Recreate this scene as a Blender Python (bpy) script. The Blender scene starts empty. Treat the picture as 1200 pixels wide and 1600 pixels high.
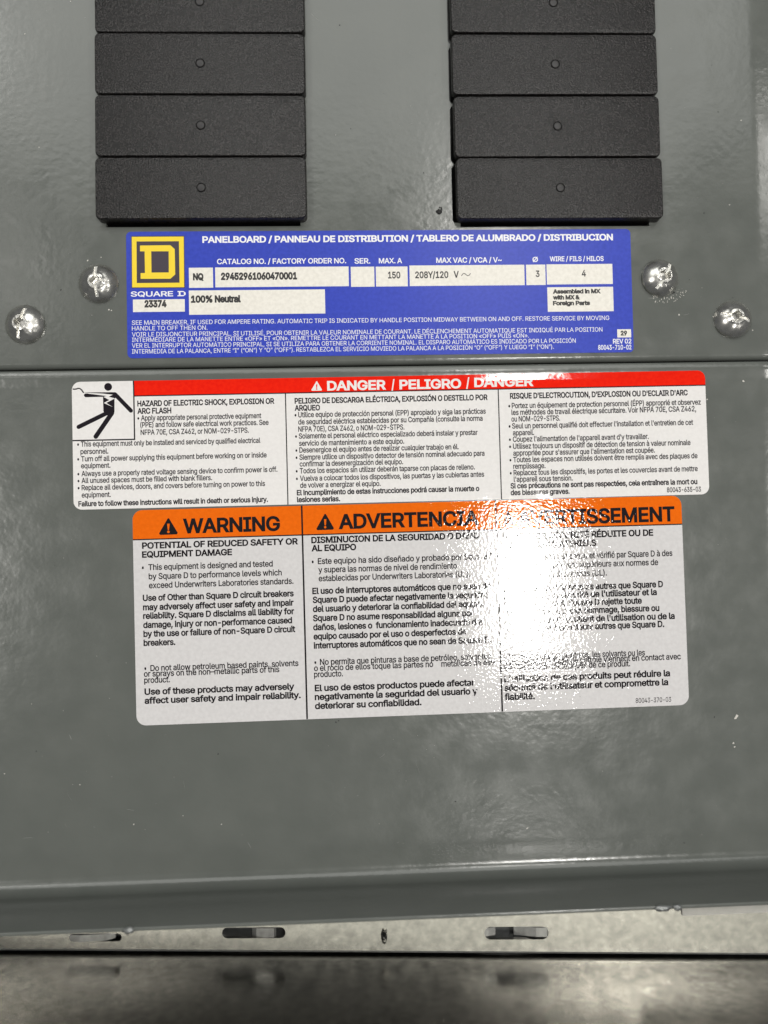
import bpy, bmesh, math, random, os
from mathutils import Vector, Matrix, geometry, noise

random.seed(7)
scene = bpy.context.scene
col = scene.collection
MM = 0.001

# ------------------------------------------------------------------ camera
CAM_H = 0.242
PITCH, YAW, ROT = (math.radians(a) for a in (-1.6, -2.2, -1.25))
FLIP = Matrix(((1, 0, 0), (0, -1, 0), (0, 0, -1)))
W2C = FLIP @ Matrix.Rotation(PITCH, 3, 'X') @ Matrix.Rotation(YAW, 3, 'Y') @ FLIP @ Matrix.Rotation(-ROT, 3, 'Z')
C2W = W2C.transposed()
CAM = C2W @ Vector((0, 0, CAM_H))
cam_data = bpy.data.cameras.new("camera")
cam_data.sensor_fit = 'HORIZONTAL'
cam_data.sensor_width = 36
cam_data.lens = 36
cam_data.clip_start = 0.01
cam_data.clip_end = 50
cam_data.dof.use_dof = True
cam_data.dof.focus_distance = 0.240
cam_data.dof.aperture_fstop = 7.5
cam = bpy.data.objects.new("camera", cam_data)
cam.matrix_world = Matrix.Translation(CAM) @ C2W.to_4x4()
col.objects.link(cam)
scene.camera = cam

# ------------------------------------------------------------------ light
world = bpy.data.worlds.new("World")
scene.world = world
world.use_nodes = True
world.node_tree.nodes['Background'].inputs[0].default_value = (0.93, 0.97, 1.0, 1)
world.node_tree.nodes['Background'].inputs[1].default_value = 0.09

LAMP_H = 3.0
def ceiling_lamp(x, y, power, sx=0.25, sy=0.62):
    d = bpy.data.lights.new("ceiling_lamp", 'AREA')
    d.shape = 'RECTANGLE'
    d.size, d.size_y = sx, sy
    d.energy = power
    d.color = (1.0, 0.972, 0.925)
    o = bpy.data.objects.new("ceiling_lamp", d)
    o.location = (x, y, LAMP_H)
    col.objects.link(o)
for lx, ly, pw in [(0.708, -0.238, 33), (0.62, 1.26, 11), (0.70, -1.66, 11),
                   (-1.95, -0.10, 22), (-1.42, 0.98, 1.6), (-1.72, 2.12, 5),  # second one here is added, dim, for a bright patch on the metal
                   (2.7, -0.1, 22), (2.7, 1.6, 8), (2.7, -1.8, 6)]:
    ceiling_lamp(lx, ly, pw)
# broad fill light added to brighten the upper paint by reflection
top_fill = bpy.data.lights.new("top_fill_light", 'AREA')
top_fill.shape = 'RECTANGLE'; top_fill.size, top_fill.size_y = 4.6, 2.6
top_fill.energy = math.pi * 4.6 * 2.6 * 2.5
top_fill.color = (0.98, 0.985, 0.95)
top_fill_ob = bpy.data.objects.new("top_fill_light", top_fill)
top_fill_ob.location = (-0.3, 2.90, 3.2)
col.objects.link(top_fill_ob)

scene.view_settings.view_transform = 'Standard'
scene.view_settings.look = 'None'
scene.view_settings.exposure = 0.0
scene.view_settings.gamma = 1.0
scene.cycles.max_bounces = 6
scene.cycles.caustics_reflective = False
scene.cycles.caustics_refractive = False

# ------------------------------------------------------------------ plane mapping
def P(px, py, z=0.0):
    """point of the photograph, on the level z (metres above the cover)"""
    d = C2W @ Vector(((px - 600) / 1200, -(py - 800) / 1200, -1))
    return CAM + d * ((z - CAM.z) / d.z)

# ------------------------------------------------------------------ materials
def nodes_of(name):
    m = bpy.data.materials.new(name)
    m.use_nodes = True
    return m, m.node_tree.nodes, m.node_tree.links, m.node_tree.nodes['Principled BSDF']

def peel(N, L, b, layers, vec=None):
    """bump from world position so that sheet and print on it share the same relief"""
    geo = N.new('ShaderNodeNewGeometry')
    prev = None
    for scale, dist, detail in layers:
        n = N.new('ShaderNodeTexNoise')
        n.inputs['Scale'].default_value = scale
        n.inputs['Detail'].default_value = detail
        L.new(geo.outputs['Position'], n.inputs['Vector'])
        bp = N.new('ShaderNodeBump')
        bp.inputs['Strength'].default_value = 1.0
        bp.inputs['Distance'].default_value = dist
        L.new(n.outputs['Fac'], bp.inputs['Height'])
        if prev: L.new(prev.outputs[0], bp.inputs['Normal'])
        prev = bp
    L.new(prev.outputs[0], b.inputs['Normal'])
    L.new(prev.outputs[0], b.inputs['Coat Normal'])

def mottled(N, L, b, c1, c2, scale, lo=0.35, hi=0.65, detail=4):
    geo = N.new('ShaderNodeNewGeometry')
    n = N.new('ShaderNodeTexNoise')
    n.inputs['Scale'].default_value = scale
    n.inputs['Detail'].default_value = detail
    L.new(geo.outputs['Position'], n.inputs['Vector'])
    r = N.new('ShaderNodeValToRGB')
    r.color_ramp.elements[0].position = lo
    r.color_ramp.elements[1].position = hi
    r.color_ramp.elements[0].color = (*c1, 1)
    r.color_ramp.elements[1].color = (*c2, 1)
    L.new(n.outputs['Fac'], r.inputs['Fac'])
    L.new(r.outputs['Color'], b.inputs['Base Color'])
    return n

def paint_mat():
    m, N, L, b = nodes_of("grey_enamel")
    mottled(N, L, b, (0.114, 0.122, 0.112), (0.123, 0.131, 0.120), 60)
    b.inputs['Roughness'].default_value = 0.24
    b.inputs['Specular IOR Level'].default_value = 0.55
    geo = N.new('ShaderNodeNewGeometry')
    n = N.new('ShaderNodeTexNoise'); n.inputs['Scale'].default_value = 120; n.inputs['Detail'].default_value = 6
    L.new(geo.outputs['Position'], n.inputs['Vector'])
    mr = N.new('ShaderNodeMapRange')
    mr.inputs['From Min'].default_value = 0.35; mr.inputs['From Max'].default_value = 0.7
    mr.inputs['To Min'].default_value = 0.15; mr.inputs['To Max'].default_value = 0.24
    L.new(n.outputs['Fac'], mr.inputs['Value']); L.new(mr.outputs[0], b.inputs['Roughness'])
    peel(N, L, b, [(430, 4.6e-5, 1), (1400, 0.8e-5, 1)])
    return m

def print_mat(name, c, rough, layers, c2=None, spec=0.5):
    m, N, L, b = nodes_of(name)
    if c2: mottled(N, L, b, c, c2, 900)
    else: b.inputs['Base Color'].default_value = (*c, 1)
    b.inputs['Roughness'].default_value = rough
    b.inputs['Specular IOR Level'].default_value = spec
    peel(N, L, b, layers)
    return m

GLOSS = [(1200, 4.0e-5, 1.0), (380, 1.2e-5, 0)]       # warning sticker film: strong orange peel
SATIN = [(900, 0.8e-5, 0.5), (130, 1.0e-4, 0)]        # danger sticker film: smoother
MATTE = [(1500, 0.7e-5, 2), (80, 4e-5, 1)]          # printed nameplate

def plastic_mat():
    m, N, L, b = nodes_of("textured_black_plastic")
    mottled(N, L, b, (0.003, 0.0027, 0.0027), (0.019, 0.016, 0.0155), 1900, 0.45, 0.6, 2)
    b.inputs['Roughness'].default_value = 0.27
    b.inputs['Specular IOR Level'].default_value = 0.42
    peel(N, L, b, [(2000, 2.6e-4, 2)])
    return m

def zinc_mat(name, c1, c2, r1, r2, bump, metallic=1.0):
    m, N, L, b = nodes_of(name)
    b.inputs['Metallic'].default_value = metallic
    mottled(N, L, b, c1, c2, 420, 0.3, 0.7, 7)
    geo = N.new('ShaderNodeNewGeometry')
    n = N.new('ShaderNodeTexNoise'); n.inputs['Scale'].default_value = 260; n.inputs['Detail'].default_value = 4
    L.new(geo.outputs['Position'], n.inputs['Vector'])
    mr = N.new('ShaderNodeMapRange')
    mr.inputs['From Min'].default_value = 0.3; mr.inputs['From Max'].default_value = 0.7
    mr.inputs['To Min'].default_value = r1; mr.inputs['To Max'].default_value = r2
    L.new(n.outputs['Fac'], mr.inputs['Value']); L.new(mr.outputs[0], b.inputs['Roughness'])
    peel(N, L, b, [(1100, bump, 3)])
    return m

def plain(name, c, rough=0.5, metallic=0.0):
    m, N, L, b = nodes_of(name)
    mottled(N, L, b, tuple(v * 0.9 for v in c), c, 500)
    b.inputs['Roughness'].default_value = rough
    b.inputs['Metallic'].default_value = metallic
    return m

PAINT = paint_mat()
PLASTIC = plastic_mat()
ZINC = zinc_mat("galvanised_steel", (0.38, 0.372, 0.345), (0.53, 0.518, 0.475), 0.16, 0.26, 1.5e-5)
SCREW = zinc_mat("zinc_plated_screw", (0.50, 0.495, 0.47), (0.72, 0.71, 0.67), 0.20, 0.32, 0.6e-5, 0.92)
RAWEDGE = zinc_mat("scraped_steel_edge", (0.22, 0.23, 0.23), (0.34, 0.35, 0.34), 0.4, 0.55, 2e-5, 0.7)
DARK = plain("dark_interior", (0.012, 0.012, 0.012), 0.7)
W_WHITE = print_mat("warning_film_white", (0.635, 0.62, 0.62), 0.035, GLOSS, (0.685, 0.67, 0.67))
W_BLACK = print_mat("warning_film_black", (0.014, 0.012, 0.014), 0.035, GLOSS)
W_ORANGE = print_mat("warning_film_orange", (0.80, 0.135, 0.003), 0.035, GLOSS, (0.86, 0.150, 0.004))
D_WHITE = print_mat("danger_film_white", (0.79, 0.77, 0.755), 0.055, SATIN, (0.83, 0.81, 0.795))
D_BLACK = print_mat("danger_film_black", (0.016, 0.013, 0.017), 0.055, SATIN)
D_RED = print_mat("danger_film_red", (0.82, 0.012, 0.003), 0.055, SATIN, (0.88, 0.018, 0.004))
D_PURE = print_mat("danger_film_lettering_white", (0.84, 0.82, 0.80), 0.055, SATIN)
N_BLUE = print_mat("nameplate_blue", (0.030, 0.055, 0.44), 0.30, MATTE, (0.038, 0.066, 0.50), 0.28)
N_WHITE = print_mat("nameplate_white", (0.76, 0.73, 0.66), 0.42, MATTE, (0.84, 0.81, 0.74))
N_LETTER = print_mat("nameplate_lettering_white", (0.84, 0.84, 0.86), 0.38, MATTE)
N_YELLOW = print_mat("nameplate_yellow", (0.90, 0.66, 0.020), 0.38, MATTE)
N_BLACK = print_mat("nameplate_black", (0.038, 0.026, 0.042), 0.38, MATTE)
N_INK = print_mat("nameplate_ink", (0.020, 0.018, 0.018), 0.5, MATTE)
DUST_L = plain("pale_dust", (0.62, 0.60, 0.55), 0.7)
DUST_D = plain("black_dust", (0.012, 0.012, 0.012), 0.6)

# ------------------------------------------------------------------ mesh helpers
def link(name, verts, faces, mat, parent=None, smooth=False, origin=None):
    me = bpy.data.meshes.new(name)
    org = Vector(origin) if origin is not None else Vector((0, 0, 0))
    me.from_pydata([tuple(Vector(v) - org) for v in verts], [], faces)
    me.materials.append(mat)
    if smooth: me.shade_smooth()
    me.update()
    o = bpy.data.objects.new(name, me)
    col.objects.link(o)
    if parent: o.parent = parent
    elif origin is not None: o.location = org
    return o

def tag(o, label=None, cat=None, group=None, kind=None):
    if label: o['label'] = label
    if cat: o['category'] = cat
    if group: o['group'] = group
    if kind: o['kind'] = kind
    return o

def slab(outline, holes, fn_top, fn_bot=None):
    """flat plate with holes: 2D loops mapped to world by fn_top / fn_bot; returns verts, faces"""
    loops = [outline] + holes
    pts = [p for lp in loops for p in lp]
    tris = geometry.tessellate_polygon([[Vector((p[0], p[1], 0)) for p in lp] for lp in loops])
    verts = [fn_top(*p) for p in pts]
    faces = []
    for t in tris:
        a, b, c = (Vector(verts[i]) for i in t)
        t = tuple(t)
        if (b - a).cross(c - a).z < 0: t = t[::-1]
        faces.append(t)
    if fn_bot:
        n = len(pts); verts += [fn_bot(*p) for p in pts]
        k = 0
        for li, lp in enumerate(loops):
            m = len(lp)
            area = sum(lp[i][0] * lp[(i + 1) % m][1] - lp[(i + 1) % m][0] * lp[i][1] for i in range(m))
            for i in range(m):
                a, b = k + i, k + (i + 1) % m
                f = (a, a + n, b + n, b)
                faces.append(f if (area > 0) == (li == 0) else f[::-1])
            k += m
    return verts, faces

def rrect(x0, y0, x1, y1, r, seg=6):
    pts = []
    for cx, cy, a0 in ((x1 - r, y1 - r, 0), (x0 + r, y1 - r, 90), (x0 + r, y0 + r, 180), (x1 - r, y0 + r, 270)):
        for k in range(seg + 1):
            a = math.radians(a0 + 90 * k / seg)
            pts.append((cx + r * math.cos(a), cy + r * math.sin(a)))
    return pts

# ------------------------------------------------------------------ cover profiles (millimetres)
SEAM_Y, BEND_Y, SIDE_X = 46.7, -114.0, 123.2
LOW_TOP = [(40.2, 0), (40.8, 0.012), (41.3, 0.055), (41.8, 0.115), (42.4, 0.198), (43.0, 0.285), (43.5, 0.345), (43.9, 0.365), (44.4, 0.345),
           (45.0, 0.26), (45.5, 0.13), (45.85, 0.0), (46.1, -0.15), (46.2, -0.45), (46.22, -2.2)]
def zlow(Y):
    if Y <= LOW_TOP[0][0]: return 0.0
    for (a, za), (b, zb) in zip(LOW_TOP, LOW_TOP[1:]):
        if Y <= b: return za + (zb - za) * (Y - a) / (b - a)
    return LOW_TOP[-1][1]

def side_profile(flat_to):
    """(x, rise) going right: flat, concave fillet, 24 degree slope"""
    pts = [(-160, 0), (-80, 0), (0, 0), (60, 0), (flat_to - 1.2, 0)]
    R, amax = -30.0, -math.radians(6)
    for k in range(1, 9):
        a = amax * k / 8
        pts.append((flat_to - 1.2 + R * math.sin(a), R * (1 - math.cos(a))))
    x, z = pts[-1]
    pts.append((x + 26 * math.cos(amax), z + 26 * math.sin(amax)))
    return pts

def sweep(name, prof_y, mat, parent=None, xs=None):
    xs = xs or side_profile(SIDE_X)
    verts, faces = [], []
    for y, z in prof_y:
        for x, r in xs:
            verts.append((x * MM, y * MM, (z + r) * MM))
    n = len(xs)
    for j in range(len(prof_y) - 1):
        for i in range(n - 1):
            a = j * n + i
            faces.append((a, a + 1, a + n + 1, a + n))
    return verts, faces

def arc(cy, cz, R, a0, a1, n):
    return [(cy + R * math.cos(math.radians(a0 + (a1 - a0) * k / n)), cz + R * math.sin(math.radians(a0 + (a1 - a0) * k / n))) for k in range(n + 1)]

# lower cover: joggled top edge, flat field, fillet, upstanding wall, rim
R = 4.4
prof = arc(BEND_Y + R, R, R, 180, 270, 14)                       # wall foot to floor
wall = [(BEND_Y - 1.15, -3), (BEND_Y - 1.15, 23.7), (BEND_Y - 1.0, 23.93), (BEND_Y - 0.85, 24.0), (BEND_Y - 0.3, 24.0), (BEND_Y - 0.12, 23.93), (BEND_Y, 23.7), (BEND_Y, 12)]
prof_low = wall + prof + [(-90, 0), (-40, 0), (0, 0), (20, 0), (36, 0)] + LOW_TOP
v, f = sweep("x", prof_low, PAINT)
lower = link("cover_plate", v, f, PAINT, smooth=True)
tag(lower, "grey enamelled steel cover plate below the seam carrying the red and the orange stickers", "cover plate")

# upper cover with the two breaker openings
FH = 3.5 * MM
rows_left = [(148.0, 476.0, -45.5, 50.6), (148.5, 477.0, 51.6, 146.6), (148.5, 478.4, 148.0, 243.2), (148.5, 480.2, 244.8, 341.8)]
rows_right = [(703.0, 1026.6, -43.5, 51.6), (706.5, 1028.4, 53.2, 148.0), (711.0, 1031.6, 149.4, 244.4), (715.0, 1036.0, 246.0, 341.4)]
def mmP(px, py, z=0.0):
    q = P(px, py, z); return (q.x / MM, q.y / MM)

lx0, ly0 = mmP(148.5, 342, FH); lx1, _ = mmP(479, 300, FH)
rx0, ry0 = mmP(713, 342, FH); rx1, _ = mmP(1036, 300, FH)
TOPY = 190.0
hole_l = [(lx0 + 1, TOPY - 8), (lx0 + 1, ly0 + 1.0), (lx0 + 2.3, ly0 + 1.0), (lx0 + 2.3, ly0 - 1.25), (lx1 - 2.3, ly0 - 1.25), (lx1 - 2.3, ly0 + 1.0), (lx1 - 1, ly0 + 1.0), (lx1 - 1, TOPY - 8)]
hole_r = [(rx0 - 1.6, TOPY - 8)]
pitch = 19.35
for k in range(4, 0, -1):       # a small tongue of the cover stands between neighbouring fillers
    yy = ry0 + pitch * k - 0.3
    hole_r += [(rx0 - 0.85, yy + 1.6), (rx0 - 0.55, yy + 0.9), (rx0 + 0.35, yy + 0.1), (rx0 - 0.35, yy - 0.7), (rx0 - 0.75, yy - 1.6)]
hole_r += [(rx0 - 0.7, ry0 + 1.0), (rx0 - 0.3, ry0 + 0.2), (rx0 + 1.8, ry0 + 0.2), (rx0 + 1.8, ry0 - 1.25), (rx1 - 3.4, ry0 - 1.25), (rx1 - 3.4, ry0 + 1.0), (rx1 - 1, ry0 + 1.0), (rx1 - 1, TOPY - 8)]
edgeR = 1.7
Y0 = SEAM_Y + 0.15 + edgeR
xs_up = side_profile(SIDE_X)
flat_end = SIDE_X - 1.2
outline = [(-160, Y0), (flat_end, Y0), (flat_end, TOPY), (-160, TOPY)]
v, f = slab(outline, [hole_l, hole_r], lambda x, y: (x * MM, y * MM, 0), None)
# openings get walls of sheet thickness
n0 = len(v)
for lp in (hole_l, hole_r):
    k0 = len(v)
    for x, y in lp:
        v.append((x * MM, y * MM, 0)); v.append((x * MM, y * MM, -1.6 * MM))
    m = len(lp)
    for i in range(m):
        a, b = k0 + 2 * i, k0 + 2 * ((i + 1) % m)
        f.append((a, a + 1, b + 1, b))
# rolled lower edge across the whole width
roll = arc(Y0, -edgeR, edgeR, 90, 180, 10)[1:] + [(SEAM_Y + 0.15, -4)]
k0 = len(v)
edge_xs = [(-160, 0), (flat_end, 0)] + [p for p in xs_up if p[0] > flat_end]
full = [(Y0, 0)] + roll
for y, z in full:
    for x, r in edge_xs: v.append((x * MM, y * MM, (z + r) * MM))
nn = len(edge_xs)
for j in range(len(full) - 1):
    for i in range(nn - 1):
        a = k0 + j * nn + i
        f.append((a, a + nn, a + nn + 1, a + 1))
# right hand slope
k0 = len(v)
sl = [p for p in xs_up if p[0] >= flat_end - 1e-6]
for y in (Y0, TOPY):
    for x, r in sl: v.append((x * MM, y * MM, r * MM))
for i in range(len(sl) - 1):
    f.append((k0 + i, k0 + i + 1, k0 + len(sl) + i + 1, k0 + len(sl) + i))
upper = link("cover_plate", v, f, PAINT)
bm = bmesh.new(); bm.from_mesh(upper.data)
bmesh.ops.remove_doubles(bm, verts=bm.verts, dist=1e-6)
bmesh.ops.recalc_face_normals(bm, faces=bm.faces)
bm.to_mesh(upper.data); bm.free()
upper.data.shade_smooth()
upper.data.set_sharp_from_angle(angle=math.radians(35))
tag(upper, "grey enamelled steel cover plate above the seam, holding both columns of black fillers", "cover plate")

# ------------------------------------------------------------------ breaker filler plates
def filler_with_groove(w, h):
    """filler top with a round groove round its pip"""
    rings = [(0.0, -2.0), (0.0, 2.9), (0.10, 3.2), (0.28, 3.42), (0.55, 3.5)]
    verts, faces = [], []
    for ins, z in rings:
        for x, y in rrect(-w / 2 + ins, -h / 2 + ins, w / 2 - ins, h / 2 - ins, max(0.4, 1.7 - ins), 5):
            verts.append((x * MM, y * MM, z * MM))
    n = len(verts) // len(rings)
    for j in range(len(rings) - 1):
        for i in range(n):
            a, b = j * n + i, j * n + (i + 1) % n
            faces.append((a, b, b + n, a + n))
    outer = [(verts[(len(rings) - 1) * n + i][0], verts[(len(rings) - 1) * n + i][1]) for i in range(n)]
    S = 28
    hole = [(1.48 * MM * math.cos(2 * math.pi * k / S), 1.48 * MM * math.sin(2 * math.pi * k / S)) for k in range(S)]
    v2, f2 = slab(outer, [hole], lambda x, y: (x, y, 3.5 * MM), None)
    k0 = len(verts); verts += v2; faces += [tuple(i + k0 for i in t) for t in f2]
    h0 = k0 + n
    k1 = len(verts)
    for x, y in hole: verts.append((x, y, 2.3 * MM))
    for i in range(S):
        faces.append((h0 + (i + 1) % S, h0 + i, k1 + i, k1 + (i + 1) % S))
    faces.append(tuple(range(k1, k1 + S)))
    me = bpy.data.meshes.new("filler_plate"); me.from_pydata(verts, [], faces)
    me.materials.append(PLASTIC)
    bm = bmesh.new(); bm.from_mesh(me); bmesh.ops.remove_doubles(bm, verts=bm.verts, dist=1e-6)
    bm.to_mesh(me); bm.free()
    me.shade_smooth(); me.set_sharp_from_angle(angle=math.radians(28))
    return me

PIPMAT = plain('smooth_black_plastic', (0.016, 0.014, 0.014), 0.42)
def pip():
    rings = [(1.22, 2.3), (1.22, 3.50), (1.12, 3.62), (0.9, 3.66)]
    verts, faces, S = [], [], 28
    for r, z in rings:
        for k in range(S):
            a = 2 * math.pi * k / S
            verts.append((r * math.cos(a) * MM, r * math.sin(a) * MM, z * MM))
    for j in range(len(rings) - 1):
        for i in range(S):
            a, b = j * S + i, j * S + (i + 1) % S
            faces.append((a, b, b + S, a + S))
    faces.append(tuple(range((len(rings) - 1) * S, len(rings) * S)))
    me = bpy.data.meshes.new("moulded_pip"); me.from_pydata(verts, [], faces)
    me.materials.append(PIPMAT); me.shade_smooth(); me.set_sharp_from_angle(angle=math.radians(28))
    return me

row_names = ["topmost, cut off by the picture", "second from the top", "third from the top",
             "bottom one, just above the blue nameplate"]
PIP = pip()
pip_px = {'left': [(312, 4), (314, 100), (314.5, 196), (315, 293)], 'right': [(867, 6.5), (868, 101), (872, 197), (875, 293)]}
for side, rows in (("left", rows_left), ("right", rows_right)):
    base = None
    dims = []
    for x0, x1, y0, y1 in rows:
        a, b = P(x0, (y0 + y1) / 2, FH), P(x1, (y0 + y1) / 2, FH)
        c, d = P((x0 + x1) / 2, y0, FH), P((x0 + x1) / 2, y1, FH)
        dims.append(((b.x - a.x) / MM, (c.y - d.y) / MM))
    w = sum(d[0] for d in dims) / 4; h = sum(d[1] for d in dims) / 4
    me = filler_with_groove(w, h)
    proto = bpy.data.objects.new("filler_plate", me)
    ppip = bpy.data.objects.new("moulded_pip", PIP)
    for k, (x0, x1, y0, y1) in enumerate(rows):
        o = proto if k == 0 else proto.copy()
        pp = ppip if k == 0 else ppip.copy()
        c = P((x0 + x1) / 2, (y0 + y1) / 2, FH)
        o.location = (c.x, c.y, (0.10 if k % 2 else -0.05) * MM)
        o.rotation_euler = (math.radians(random.uniform(-.25, .25)), math.radians(random.uniform(-.15, .15)), math.radians(random.uniform(-.12, .12)))
        col.objects.link(o); col.objects.link(pp)
        pp.parent = o
        q = P(*pip_px[side][k], FH)
        pp.location = (0, 0, 0)
        tag(o, "black textured plastic breaker filler in the %s column, %s" % (side, row_names[k]), "filler plate", "black filler plates in the two columns")

# ------------------------------------------------------------------ pan head screws
def lathe_mm(prof, S):
    verts, faces = [(0, 0, prof[0][1])], []
    for r_, z in prof[1:]:
        for k in range(S):
            a = 2 * math.pi * k / S
            verts.append((r_ * math.cos(a), r_ * math.sin(a), z))
    for i in range(S): faces.append((0, 1 + i, 1 + (i + 1) % S))
    for j in range(len(prof) - 2):
        for i in range(S):
            a, b_ = 1 + j * S + i, 1 + j * S + (i + 1) % S
            faces.append((a, a + S, b_ + S, b_))
    k = 1 + (len(prof) - 2) * S
    faces.append(tuple(range(k + S - 1, k - 1, -1)))
    return verts, faces
def frustum_mm(wx0, wy0, z0, wx1, wy1, z1, ang=0.0):
    c_, s_ = math.cos(ang), math.sin(ang)
    vs = []
    for wx, wy, z in ((wx0, wy0, z0), (wx1, wy1, z1)):
        for i, j in ((-1, -1), (1, -1), (1, 1), (-1, 1)):
            x, y = i * wx / 2, j * wy / 2
            vs.append((x * c_ - y * s_, x * s_ + y * c_, z))
    return vs, [(3, 2, 1, 0), (4, 5, 6, 7), (0, 1, 5, 4), (1, 2, 6, 5), (2, 3, 7, 6), (3, 0, 4, 7)]
def screw_mesh():
    RAD, HT = 6.1, 3.2
    Rs = (RAD * RAD + HT * HT) / (2 * HT)
    prof = []
    for k in range(33):
        r_ = RAD * math.sin(math.pi / 2 * k / 32)
        z = math.sqrt(Rs * Rs - r_ * r_) - (Rs - HT) + 0.16 * math.exp(-((r_ - 2.35) / 0.32) ** 2)
        prof.append((r_, z))
    prof += [(RAD, -0.9)]
    def tmp(v, f):
        me = bpy.data.meshes.new("tmp"); me.from_pydata(v, [], f); me.update()
        o = bpy.data.objects.new("tmp", me); col.objects.link(o); return o
    body = tmp(*lathe_mm(prof, 72))
    cutters = [tmp(*frustum_mm(0.95, 10.2, 1.45, 1.25, 10.6, 6)), tmp(*frustum_mm(2.3, 2.3, 0.9, 3.3, 3.3, 4.2, math.pi / 4))]
    for c_ in cutters:
        m = body.modifiers.new("cut", 'BOOLEAN'); m.operation = 'DIFFERENCE'; m.solver = 'EXACT'; m.object = c_
    bpy.context.view_layer.update()
    me = bpy.data.meshes.new_from_object(body.evaluated_get(bpy.context.evaluated_depsgraph_get()))
    for o in [body] + cutters: bpy.data.objects.remove(o)
    me.name = "screw"
    for v_ in me.vertices:
        p = v_.co
        n = noise.noise(Vector((p.x * .9, p.y * .9, 3))) * 0.05
        v_.co = Vector((p.x + n * .6, p.y - n * .6, p.z + n)) * MM
    me.materials.clear(); me.materials.append(SCREW)
    me.shade_smooth(); me.set_sharp_from_angle(angle=math.radians(32))
    return me
SM = screw_mesh()
screws = [(152, 441, 2, 0, "beside the upper left corner of the blue nameplate, slot upright"),
          (36, 505.5, -16, 4, "at the left border of the picture, slot leaning right"),
          (1034.6, 432.5, -32, -5, "beside the right end of the blue nameplate, slot steeply diagonal"),
          (1147.5, 497, 74, -3, "near the right border of the picture, slot almost level")]
s0 = bpy.data.objects.new("screw", SM)
for k, (px, py, ang, tilt, where) in enumerate(screws):
    o = s0 if k == 0 else s0.copy()
    c = P(px, py, 1.5 * MM)
    o.location = (c.x, c.y, 0.55 * MM)
    o.rotation_euler = (math.radians(tilt * .8), math.radians(-tilt), math.radians(ang))
    col.objects.link(o)
    tag(o, "shiny slotted pan head screw " + where, "screw", "screws holding the upper cover plate")

# ------------------------------------------------------------------ lettering
FONT = None
try:
    fp = os.path.join(bpy.utils.system_resource('DATAFILES'), "fonts", "Inter.woff2")
    if os.path.exists(fp): FONT = bpy.data.fonts.load(fp)
except Exception:
    FONT = None

_queue = {}
def bez(p0, p1, p2, p3, n):
    out = []
    for k in range(n):
        t = k / n; q = 1 - t
        out.append(p0 * q ** 3 + p1 * 3 * q * q * t + p2 * 3 * q * t * t + p3 * t ** 3)
    return out
def area(lp): return sum(lp[i].x * lp[(i + 1) % len(lp)].y - lp[(i + 1) % len(lp)].x * lp[i].y for i in range(len(lp))) / 2
def grow(lp, w):
    out = []
    n = len(lp)
    for i in range(n):
        a_, p, b_ = lp[i - 1], lp[i], lp[(i + 1) % n]
        d1, d2 = (p - a_).normalized(), (b_ - p).normalized()
        n1, n2 = Vector((d1.y, -d1.x)), Vector((d2.y, -d2.x))
        m = n1 + n2
        if m.length < 1e-3: m = n1
        m.normalize()
        k = max(m.dot(n1), 0.45)
        out.append(p + m * (w / k))
    return out
def outline_of(text):
    cu = bpy.data.curves.new("type", 'FONT')
    cu.body = text
    if FONT: cu.font = FONT
    cu.size = 1.0
    o = bpy.data.objects.new("type", cu)
    col.objects.link(o)
    bpy.context.view_layer.update()
    cc = o.to_curve(bpy.context.evaluated_depsgraph_get())
    loops = []
    for sp in cc.splines:
        bp = sp.bezier_points; n = len(bp); lp = []
        for i in range(n):
            p, q = bp[i], bp[(i + 1) % n]
            c0, c1, c2, c3 = (v.to_2d() for v in (p.co, p.handle_right, q.handle_left, q.co))
            d = (c3 - c0)
            if d.length < 1e-5: continue
            flat = max(abs(d.x * (c.y - c0.y) - d.y * (c.x - c0.x)) for c in (c1, c2)) / d.length
            lp += bez(c0, c1, c2, c3, 1 if flat < 0.004 else 3)
        if len(lp) > 2: loops.append(lp)
    o.to_curve_clear()
    bpy.data.objects.remove(o); bpy.data.curves.remove(cu)
    return loops
def span(text):
    ls = outline_of(text)
    xs = [p.x for l in ls for p in l]
    return min(xs), max(xs)
_hl = outline_of("H")
HX0 = min(p.x for p in _hl[0]); HX1 = max(p.x for p in _hl[0])
CAP = max(p.y for p in _hl[0])
_sg = 1 if area(_hl[0]) > 0 else -1
_HH = span("HH")[1]
H_ADV = _HH - HX1
STEM = 2 * (HX1 - HX0)
_top = [p.x for p in _hl[0] if p.y > CAP * 0.98]
STEM = sorted(_top)[1] - sorted(_top)[0]
_adv, _out, _gl = {}, {}, {}
def advance(c):
    if c not in _adv: _adv[c] = span("H" + c + "H")[1] - _HH
    return _adv[c]
def winding(p, loops):
    w = 0
    for lp in loops:
        n = len(lp)
        for i in range(n):
            a_, b_ = lp[i], lp[(i + 1) % n]
            if a_.y <= p.y:
                if b_.y > p.y and (b_.x - a_.x) * (p.y - a_.y) - (p.x - a_.x) * (b_.y - a_.y) > 0: w += 1
            elif b_.y <= p.y and (b_.x - a_.x) * (p.y - a_.y) - (p.x - a_.x) * (b_.y - a_.y) < 0: w -= 1
    return w
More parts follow.
